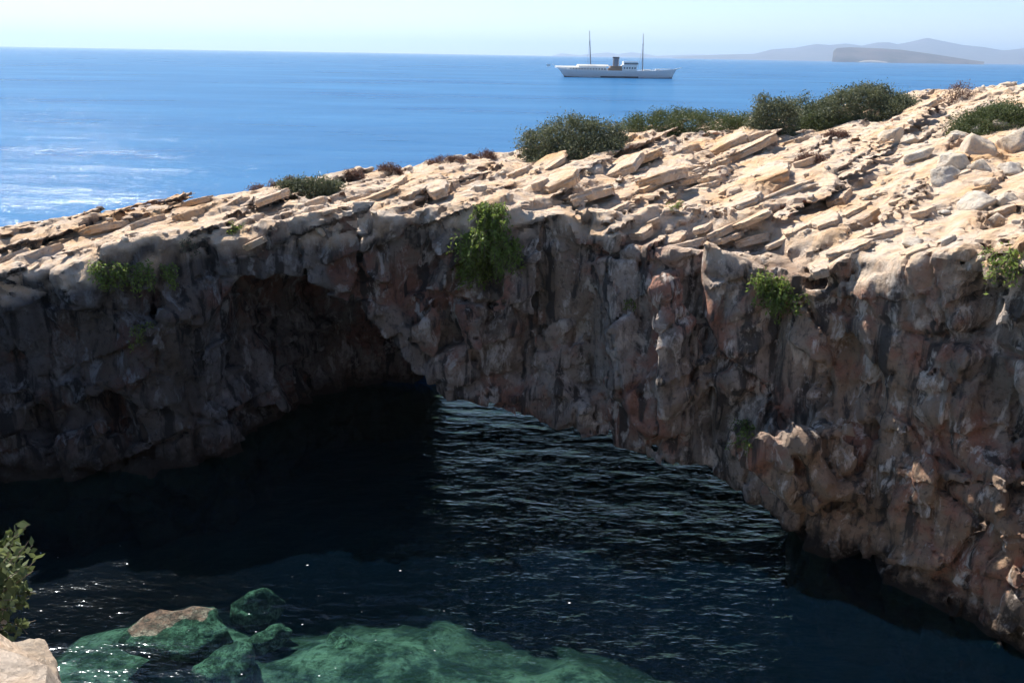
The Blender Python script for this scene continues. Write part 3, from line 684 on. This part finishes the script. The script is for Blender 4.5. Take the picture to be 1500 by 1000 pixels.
px_bush(1133, 185, 72, 42, 'small dark open shrub left of the biggest bush, stones showing through', JUN, 3600, 0.085, 3, deep=0.7, group=G, open_=0.15)
px_bush(1243, 171, 172, 40, 'biggest dark grey-green bush on the skyline', JUN, 12000, 0.09, 4, deep=0.6, group=G)
px_bush(1200, 185, 90, 17, 'low yellowish green cushion in front of the biggest bush', LEN, 3600, 0.065, 5, deep=0.5, group=G, clump=0.12)
px_bush(1452, 186, 115, 34, 'dense bright green bush above the boulder heap', LEN, 7000, 0.07, 6, deep=0.7, group=G, clump=0.15)
px_bush(1398, 145, 50, 24, 'thin twiggy dry shrub on the skyline at the right', RED, 700, 0.06, 7, deep=0.6, group=G, open_=0.3)
px_bush(458, 282, 82, 20, 'low dark green shrub alone on the crest at the left', JUN, 3200, 0.07, 8, deep=0.4, group=G, clump=0.12)
for i, (u, v, w, h, lab) in enumerate([(395, 272, 50, 12, 'reddish dry cushion left of the lone low shrub'), (428, 265, 22, 12, 'small rusty tuft touching the lone low shrub'), (520, 256, 22, 8, 'tiny dark red tuft right of the lone low shrub'),
        (572, 248, 34, 12, 'reddish brown cushion on the crest, second clump right of the lone shrub'), (655, 238, 52, 14, 'wide reddish brown cushion on the crest in mid picture'), (708, 230, 40, 13, 'rust coloured cushion next to the dark round bush'),
        (1225, 200, 30, 10, 'small dry brown tuft below the yellowish cushion'), (1186, 240, 40, 16, 'grey-brown dry tuft on the slope right of the slabs')]):
    px_bush(u, v, w, h * 0.65, lab, RED, 900, 0.05, 20 + i, deep=0.5, name='dry_cushion', cat='plant', group='dry cushion plants', clump=0.08)

def hang(label, region, n_str, length, leafsz, mat, seed, per=16, out=0.35, name='hanging_plant', group='plants hanging on the cliff'):
    """trailing plant rooted in the cliff: strands that fall from points spread over a region of the face"""
    rs = np.random.RandomState(seed); pu = np.array([p[0] for p in region]); pv = np.array([p[1] for p in region])
    P = []; paths = []; hits = []
    for i in range(n_str * 12):
        u = rs.uniform(pu.min(), pu.max()); v = rs.uniform(pv.min(), pv.max())
        if poly_sdf(region, np.array([u]), np.array([v]))[0] > 0: continue
        loc, nrm = hit(u, v)
        if loc is None: continue
        hits.append(loc); nn = Vector((nrm.x, nrm.y, nrm.z * 0.3)).normalized() if nrm.y < 0.2 else Vector((0, -1, 0))
        o_ = out * rs.uniform(0.2, 1.0); L = length * rs.uniform(0.5, 1.2); side = rs.normal() * 0.25
        pts = []
        for t in np.linspace(0, 1, 7):
            q = loc + nn * (o_ * math.sin(min(1, t * 1.4) * 1.57)) + Vector((side * L * t, 0, L * (0.25 * math.sin(t * 3.0) - 0.75 * t * t)))
            pts.append(np.array(q))
        paths.append((pts, 0.010, 0.004))
        if len(hits) > 1:
            q = min(hits[:-1], key=lambda h_: (h_ - loc).length); paths.append(([np.array(q), np.array((q + loc) / 2 + nn * 0.04), np.array(loc)], 0.010, 0.010))
        for j in range(per):
            t = rs.uniform(0.1, 1) * 6; a = int(min(t, 5.999)); P.append(pts[a] + (pts[a + 1] - pts[a]) * (t - a) + rs.normal(size=3) * 0.035)
        if len(hits) >= n_str: break
    b = hits[0] if hits else Vector((0, 20, 5)); bn = np.array(b)
    root = empty(name, b); tag(root, label, 'plant', group)
    V, Fq = leaves(np.array(P) - bn, leafsz, rs, 0.35, 2.4); link('foliage', mesh_np('foliage', V, Fq, False, mat), root)
    V, Fq = tubes(paths, 4); link('stem', mesh_np('stem', V - bn, Fq, True, BARK), root)
hang('big green trailing plant hanging from the brow in the middle of the cliff', [(688, 335), (735, 330), (762, 375), (715, 395), (672, 405), (672, 360)], 330, 0.7, 0.12, GRN, 1, per=26, out=0.55)
hang('round green tuft on the brow just above the big trailing plant', [(700, 300), (738, 300), (742, 325), (695, 328)], 90, 0.45, 0.10, GRN, 2, per=26, out=0.6)
hang('wide ragged green plant trailing on the left cliff under the brow', [(135, 385), (255, 388), (262, 408), (235, 412), (140, 412)], 100, 0.55, 0.11, GRN, 3, per=18, out=0.45)
hang('small bright tuft in a niche low on the left cliff', [(195, 478), (222, 478), (200, 505), (188, 505)], 18, 0.4, 0.09, GRN, 4, per=14, out=0.2)
hang('faint grey-green tuft near the brow above the wide ragged plant', [(262, 350), (290, 350), (285, 368), (262, 368)], 10, 0.3, 0.08, GRY, 5, per=10, out=0.15)
hang('small green tuft at the shadow edge above the dark cave', [(332, 325), (352, 325), (350, 342), (334, 342)], 12, 0.3, 0.09, GRN, 6, per=12, out=0.2)
hang('leafy green plant growing out of the recess on the right cliff', [(1095, 402), (1150, 405), (1175, 445), (1140, 452), (1120, 430)], 80, 0.5, 0.12, GRN, 7, per=20, out=0.45)
hang('yellow-green grassy tuft on the sunlit knob low on the right cliff', [(1080, 615), (1108, 615), (1100, 655), (1080, 655)], 40, 0.4, 0.09, GRN, 8, per=16, out=0.3)
hang('green plant on the cliff cut by the right edge of the picture', [(1450, 370), (1495, 368), (1495, 400), (1455, 405)], 45, 0.5, 0.10, GRN, 9, per=18, out=0.3)
hang('tiny green tuft on the sunlit pillar edge', [(915, 438), (930, 438), (930, 455), (915, 455)], 10, 0.25, 0.08, GRN, 10, per=10, out=0.15)
hang('tiny green tuft under the slab above the pillar', [(980, 295), (1000, 295), (1000, 308), (980, 308)], 10, 0.2, 0.08, GRN, 12, per=12, out=0.15)

# ------------------------------------------------------------------ rocks in the cove
k = NT('algae_rock'); g = k.n('NewGeometry'); P = g.outputs['Position']; pz = k.n('SeparateXYZ', {0: P}).outputs[2]
col = k.mix(k.ramp(k.noise(P, 3.5, 6, 0.7), [(0.44, 0.0), (0.58, 1.0)]), (0.06, 0.065, 0.04), (0.46, 0.46, 0.34))
col = k.mix(k.ramp(k.noise(P, 13, 5, 0.75), [(0.48, 0.0), (0.6, 0.9)]), col, (0.04, 0.04, 0.03))
brown = k.mix(k.ramp(k.noise(P, 8, 5, 0.7), [(0.4, 0.0), (0.65, 1.0)]), (0.06, 0.04, 0.03), (0.34, 0.23, 0.15))
col = k.mix(k.n('MapRange', {0: k.math('ADD', pz, k.math('MULTIPLY', k.math('SUBTRACT', k.noise(P, 4, 6, 0.75), 0.5), 0.7)), 1: -0.02, 2: 0.14}).outputs[0], col, brown)
bp = k.n('Bump', {'Height': k.noise(P, 4.5, 9, 0.75), 'Strength': 1.0, 'Distance': 0.45})
k.set(k.out.inputs[0], k.n('BsdfPrincipled', {'Base Color': col, 'Roughness': 0.8, 'Normal': bp.outputs[0]}).outputs[0]); ALGAE = k.m
for i, (u, v, top, wpx, dp, hz_, rot, lab) in enumerate([
        (270, 905, 0.20, 185, 0.75, 1.0, 0.3, 'largest rock in the cove, brown top just breaking the water'),
        (330, 968, -0.12, 130, 0.7, 0.9, 0.5, 'sunken greenish rock in front of the largest one'),
        (375, 872, -0.02, 85, 0.6, 0.9, 0.1, 'small pale green sunken rock behind the largest one'),
        (400, 925, -0.5, 75, 0.8, 0.6, 0.8, 'dim sunken rock right of the largest one'),
        (505, 940, -0.55, 95, 0.7, 0.6, 0.2, 'rough sunken rock farthest right on the green shallows')]):
    p = at_z(u, v, top - 0.15); r = 0.5 * wpx / px_m(p)
    me = stone_mesh('sunken_rock', 400 + i, ICO3, (r, r * dp, hz_ * 0.75), 16, ALGAE, 0.16)
    o = link('sunken_rock', me); zmax = max(vv.co.z for vv in me.vertices); o.location = (p.x, p.y, top - zmax); o.rotation_euler = (0, 0, rot)
    tag(o, lab, 'rock', 'rocks under the clear water of the cove')
# foam flecks drifting on the water
k = NT('foam'); k.set(k.out.inputs[0], k.n('BsdfDiffuse', {'Color': (0.8, 0.82, 0.82, 1)}).outputs[0]); FOAM = k.m
V = []; Fq = []
for t in range(38):
    u = rng.gauss(420, 260); v = rng.gauss(890, 50); u = min(max(u, 60), 1000); v = min(max(v, 800), 990); p = at_z(u, v, 0.03); r = 0.006 + 0.018 * rng.random() ** 2; b = len(V)
    for j in range(5):
        q = j * 1.2566; V.append((p.x + r * math.cos(q) * rng.uniform(.8, 2.0), p.y + r * math.sin(q), 0.045 + rng.uniform(0, .01)))
    Fq += [(b, b + 1, b + 2, b + 2), (b, b + 2, b + 3, b + 4)]
V.append(V[-1]); me = bpy.data.meshes.new('foam_flecks'); me.from_pydata(V, [], [tuple(dict.fromkeys(f)) for f in Fq]); me.materials.append(FOAM)
tag(link('foam_flecks', me), 'tiny white foam flecks drifting on the dark cove water', kind='stuff')

# ------------------------------------------------------------------ foreground corner: rocks and shrub
NBVH = BVHTree.FromPolygons(V2.tolist(), Q2.tolist())
def at_d(u, v, d): return CAM + ray(u, v) * (d / ray(u, v).dot(fwd))
for i, (u, v, d, r, sz, lab) in enumerate([(0, 1030, 4.0, 0.40, (1, 1, .62), 'sunlit pale rock in the bottom left corner of the picture'),
        (-30, 965, 4.5, 0.24, (1, .9, .7), 'cream rock behind the corner rock at the left edge'),
        (-8, 905, 4.7, 0.085, (1, .9, .9), 'small cream stone under the leafy shrub at the left edge')]):
    p = at_d(u, v, d); me = stone_mesh('foreground_rock', 531 + i, ico(5), tuple(r * q for q in sz), 26, CORNER, 0.13)
    o = link('foreground_rock', me); o.location = p; o.rotation_euler = (0.2, 0.1, i * 1.3 + 0.4)
    tag(o, lab, 'rock', 'rocks at the near cliff edge')
rs = np.random.RandomState(77); b = at_d(-60, 905, 4.9); bn = np.array(b); P = []; paths = []
for i in range(90):
    tip = np.array(at_d(rs.uniform(-90, 55), rs.uniform(765, 935), rs.uniform(4.5, 5.1))) - bn
    mid = tip * 0.5 + rs.normal(size=3) * 0.06; s0 = rs.normal(size=3) * 0.03
    pts = [s0 * (1 - t) ** 2 + 2 * mid * t * (1 - t) + tip * t * t for t in np.linspace(0, 1, 7)]
    paths.append((pts, 0.006, 0.002))
    for j in range(26):
        t = rs.uniform(2.2, 6); a = int(min(t, 5.999)); P.append(pts[a] + (pts[a + 1] - pts[a]) * (t - a) + rs.normal(size=3) * 0.012)
root = empty('foreground_shrub', b); tag(root, 'leafy shrub at the left edge behind the corner rocks, close to the camera', 'bush')
V, Fq = leaves(np.array(P), 0.055, rs, 0.0, 1.6); link('foliage', mesh_np('foliage', V, Fq, False, LEAFY), root)
V, Fq = tubes(paths, 5); link('stem', mesh_np('stem', V, Fq, True, BARK), root)

# ------------------------------------------------------------------ the ship
def plain(name, c, rough=0.5, metal=0.0):
    k = NT(name); n_ = k.noise(k.n('TexCoord').outputs['Object'], 0.7, 4); k.set(k.out.inputs[0], k.n('BsdfPrincipled', {'Base Color': k.mix(n_, tuple(q * 0.9 for q in c), c), 'Roughness': rough, 'Metallic': metal}).outputs[0]); return k.m
WHT = plain('white_paint', (0.80, 0.80, 0.78)); HUL = plain('hull_paint', (0.62, 0.64, 0.66)); DRK = plain('boot_paint', (0.05, 0.05, 0.07)); WOOD = plain('teak', (0.30, 0.17, 0.09)); FUN = plain('funnel_paint', (0.22, 0.22, 0.25)); GLS = plain('dark_glass', (0.03, 0.04, 0.05), 0.15)
k = NT('awning_canvas'); k.set(k.out.inputs[0], k.n('MixShader', {0: 0.55, 1: k.n('BsdfDiffuse', {'Color': (0.85, 0.84, 0.80)}).outputs[0], 2: k.n('BsdfTranslucent', {'Color': (0.85, 0.83, 0.78)}).outputs[0]}).outputs[0]); CANVAS = k.m
sp = at_z(903, 114.2, 0.0); PXM = 1 / px_m(sp); ZS = PXM / 6.25           # metres per pixel of the enlarged view
sx = lambda q: (q - 755) * ZS
sz_ = lambda q: (521 - q) * ZS
ship = empty('motor_yacht', sp); tag(ship, 'long white classic yacht with two masts anchored out on the blue sea', 'ship')
ship.rotation_euler = (0, 0, R(3))
st_t = [(190, 431), (230, 438), (300, 446), (420, 455), (600, 458), (800, 458), (950, 457), (1080, 452), (1180, 446), (1260, 440), (1310, 436)]
BEAM = 10.5; V = []; rows = 9
for i, (qx, qz) in enumerate(st_t):
    t = (qx - 190) / 1120.0; half = BEAM / 2 * min(1, (1 - abs(2 * t - 0.9) ** 3.2)) if t < 0.97 else 0.15; half = max(half, 0.18)
    zt_ = sz_(qz)
    bot_x = np.interp(qx, [190, 260, 420, 1180, 1310], [300, 330, 420, 1170, 1255]); keel = -2.5
    for sgn in (1, -1):
        for r_ in range(rows):
            s = r_ / (rows - 1); z = zt_ + (keel - zt_) * s; fx = qx + (bot_x - qx) * s ** 0.75
            hb = half * (1 - 0.25 * s - 0.55 * s ** 4) * (1 if 0.08 < t < 0.85 else (1 - 0.55 * s))
            V.append((sx(fx), sgn * hb, z))
Fq = []; w_ = rows * 2
for i in range(len(st_t) - 1):
    for sgn in (0, 1):
        for r_ in range(rows - 1):
            a = i * w_ + sgn * rows + r_; q = (a, a + 1, a + w_ + 1, a + w_); Fq.append(q if sgn == 0 else q[::-1])
    a = i * w_; Fq.append((a, a + w_, a + w_ + rows, a + rows)); Fq.append((a + rows - 1, a + w_ - 1, a + w_ + w_ - 1, a + w_ + rows - 1))
e = (len(st_t) - 1) * w_
for r_ in range(rows - 1):
    Fq.append((r_, rows + r_, rows + r_ + 1, r_ + 1)); Fq.append((e + r_, e + r_ + 1, e + rows + r_ + 1, e + rows + r_))
hull_me = mesh_np('hull', V, Fq, True, HUL); hull_me.materials.append(DRK)
for p_ in hull_me.polygons:
    if p_.center.z < 0.55: p_.material_index = 1
    p_.use_smooth = abs(p_.normal.z) < 0.7
hull = link('hull', hull_me, ship)
def part(name, x0, x1, z0, z1, half, mat, parent=ship):
    me = box_mesh(name, (sx(x0), -half, sz_(z0)), (sx(x1), half, sz_(z1)), mat)
    o = link(name, me, parent); bv = o.modifiers.new('b', 'BEVEL'); bv.width = 0.12; bv.segments = 2; return o
for x0_, x1_, z_, hb_ in ((192, 412, 436, 4.2), (390, 672, 421, 4.3)):      # pitched canvas roofs
    av = []
    for qx in np.linspace(x0_, x1_, 12):
        for yy, dz in ((-hb_, 0), (-hb_ * 1.02, 6), (-hb_ * .5, 12), (0, 17), (hb_ * .5, 12), (hb_ * 1.02, 6), (hb_, 0)): av.append((sx(qx), yy, sz_(z_ + 4 - dz)))
    link('awning', mesh_np('awning', av, [(i * 7 + j, i * 7 + j + 1, i * 7 + j + 8, i * 7 + j + 7) for i in range(11) for j in range(6)], False, CANVAS), ship)
part('deckhouse', 300, 660, 462, 436, 3.0, HUL); part('deckhouse', 405, 650, 438, 424, 3.0, HUL)
mh = part('midship_house', 676, 805, 468, 436, 3.4, WOOD); part('engine_casing', 690, 800, 438, 418, 2.6, WOOD)
br = part('bridge_house', 795, 932, 466, 408, 3.5, WHT); part('wheelhouse', 808, 940, 410, 376, 3.0, WHT)
part('window_band', 812, 943, 403, 391, 3.03, GLS); part('deck_locker', 1000, 1062, 462, 444, 1.8, WHT); part('windlass', 1110, 1150, 456, 438, 1.0, WHT)
for qx in range(320, 640, 26): part('porthole', qx, qx + 14, 452, 441, 3.04, GLS)
for qx in range(810, 920, 24): part('porthole', qx, qx + 13, 442, 426, 3.54, GLS)
def spar(name, pts, r0_, r1_, mat, parent=ship):
    V, Fq = tubes([([(sx(a), y_, sz_(b)) for a, y_, b in pts], r0_, r1_)], 10); return link(name, mesh_np(name, V, Fq, True, mat), parent)
fn = spar('funnel', [(742, 0, 440), (742, 0, 392), (742, 0, 344)], 2.0, 2.0, FUN); spar('funnel_cap', [(742, 0, 352), (742, 0, 340)], 2.25, 2.25, DRK, fn)
for (b_, t_) in (((516, 0, 460), (490, 0, 118)), ((992, 0, 466), (980, 0, 136))):
    ms = spar('mast', [b_, ((b_[0] + t_[0]) / 2, 0, (b_[2] + t_[2]) / 2), t_], 0.42, 0.16, FUN)
    for f_, yy in ((0.28, 2.6), (0.5, 2.0)):
        zz = t_[2] + (b_[2] - t_[2]) * f_; xx = t_[0] + (b_[0] - t_[0]) * f_; spar('yard', [(xx, -yy, zz), (xx, yy, zz)], 0.12, 0.12, FUN, ms)
    for yy in (-4.6, 4.6):
        spar('stay', [(b_[0] - 30, yy, 455), (t_[0] + 4, 0, t_[2] + 60)], 0.05, 0.05, FUN, ms)
spar('bowsprit', [(1270, 0, 444), (1352, 0, 424)], 0.35, 0.15, WHT)
spar('rail', [(960, 4.0, 448), (1100, 3.6, 442), (1250, 1.2, 430)], 0.07, 0.07, WHT); spar('rail', [(960, -4.0, 448), (1100, -3.6, 442), (1250, -1.2, 430)], 0.07, 0.07, WHT)
fs = spar('flagstaff', [(195, 0, 432), (150, 0, 402)], 0.12, 0.08, WHT)
me = bpy.data.meshes.new('ensign'); gv = [(sx(112 + 32 * a), 0.5 * math.sin(a * 4), sz_(412 + 20 * b_)) for a in np.linspace(0, 1, 6) for b_ in (0, 1)]
me.from_pydata(gv, [], [(2 * i, 2 * i + 2, 2 * i + 3, 2 * i + 1) for i in range(5)]); me.materials.append(WHT); link('ensign', me, fs)
# tender lying under the bow
tp = at_z(975, 114.6, 0); tender = empty('tender_boat', tp); tag(tender, 'small dark boat low in the water under the bow of the yacht', 'boat')
V = []; nn_ = 9
for i in range(nn_):
    t = i / (nn_ - 1); half = 1.2 * (1 - abs(t * 1.5 - 0.5) ** 3) if t < 1 else 0.05; half = max(half, 0.05); xx = (t - 0.5) * 8.5
    for y_, z_ in ((-half, 1.1 + .4 * t), (-half * .75, 0.1), (0, -0.5), (half * .75, 0.1), (half, 1.1 + .4 * t), (half * .8, 1.0 + .35 * t), (0, 0.5), (-half * .8, 1.0 + .35 * t)): V.append((xx, y_, z_))
Fq = [(i * 8 + j, i * 8 + (j + 1) % 8, (i + 1) * 8 + (j + 1) % 8, (i + 1) * 8 + j) for i in range(nn_ - 1) for j in range(8)]
link('hull', mesh_np('hull', V, Fq, True, DRK), tender)
link('seat', box_mesh('seat', (-2.2, -0.9, 0.7), (-1.4, 0.9, 0.95), WOOD), tender); link('console', box_mesh('console', (-0.4, -0.4, 0.5), (0.4, 0.4, 1.7), FUN), tender)
print('done', time.time() - T0)
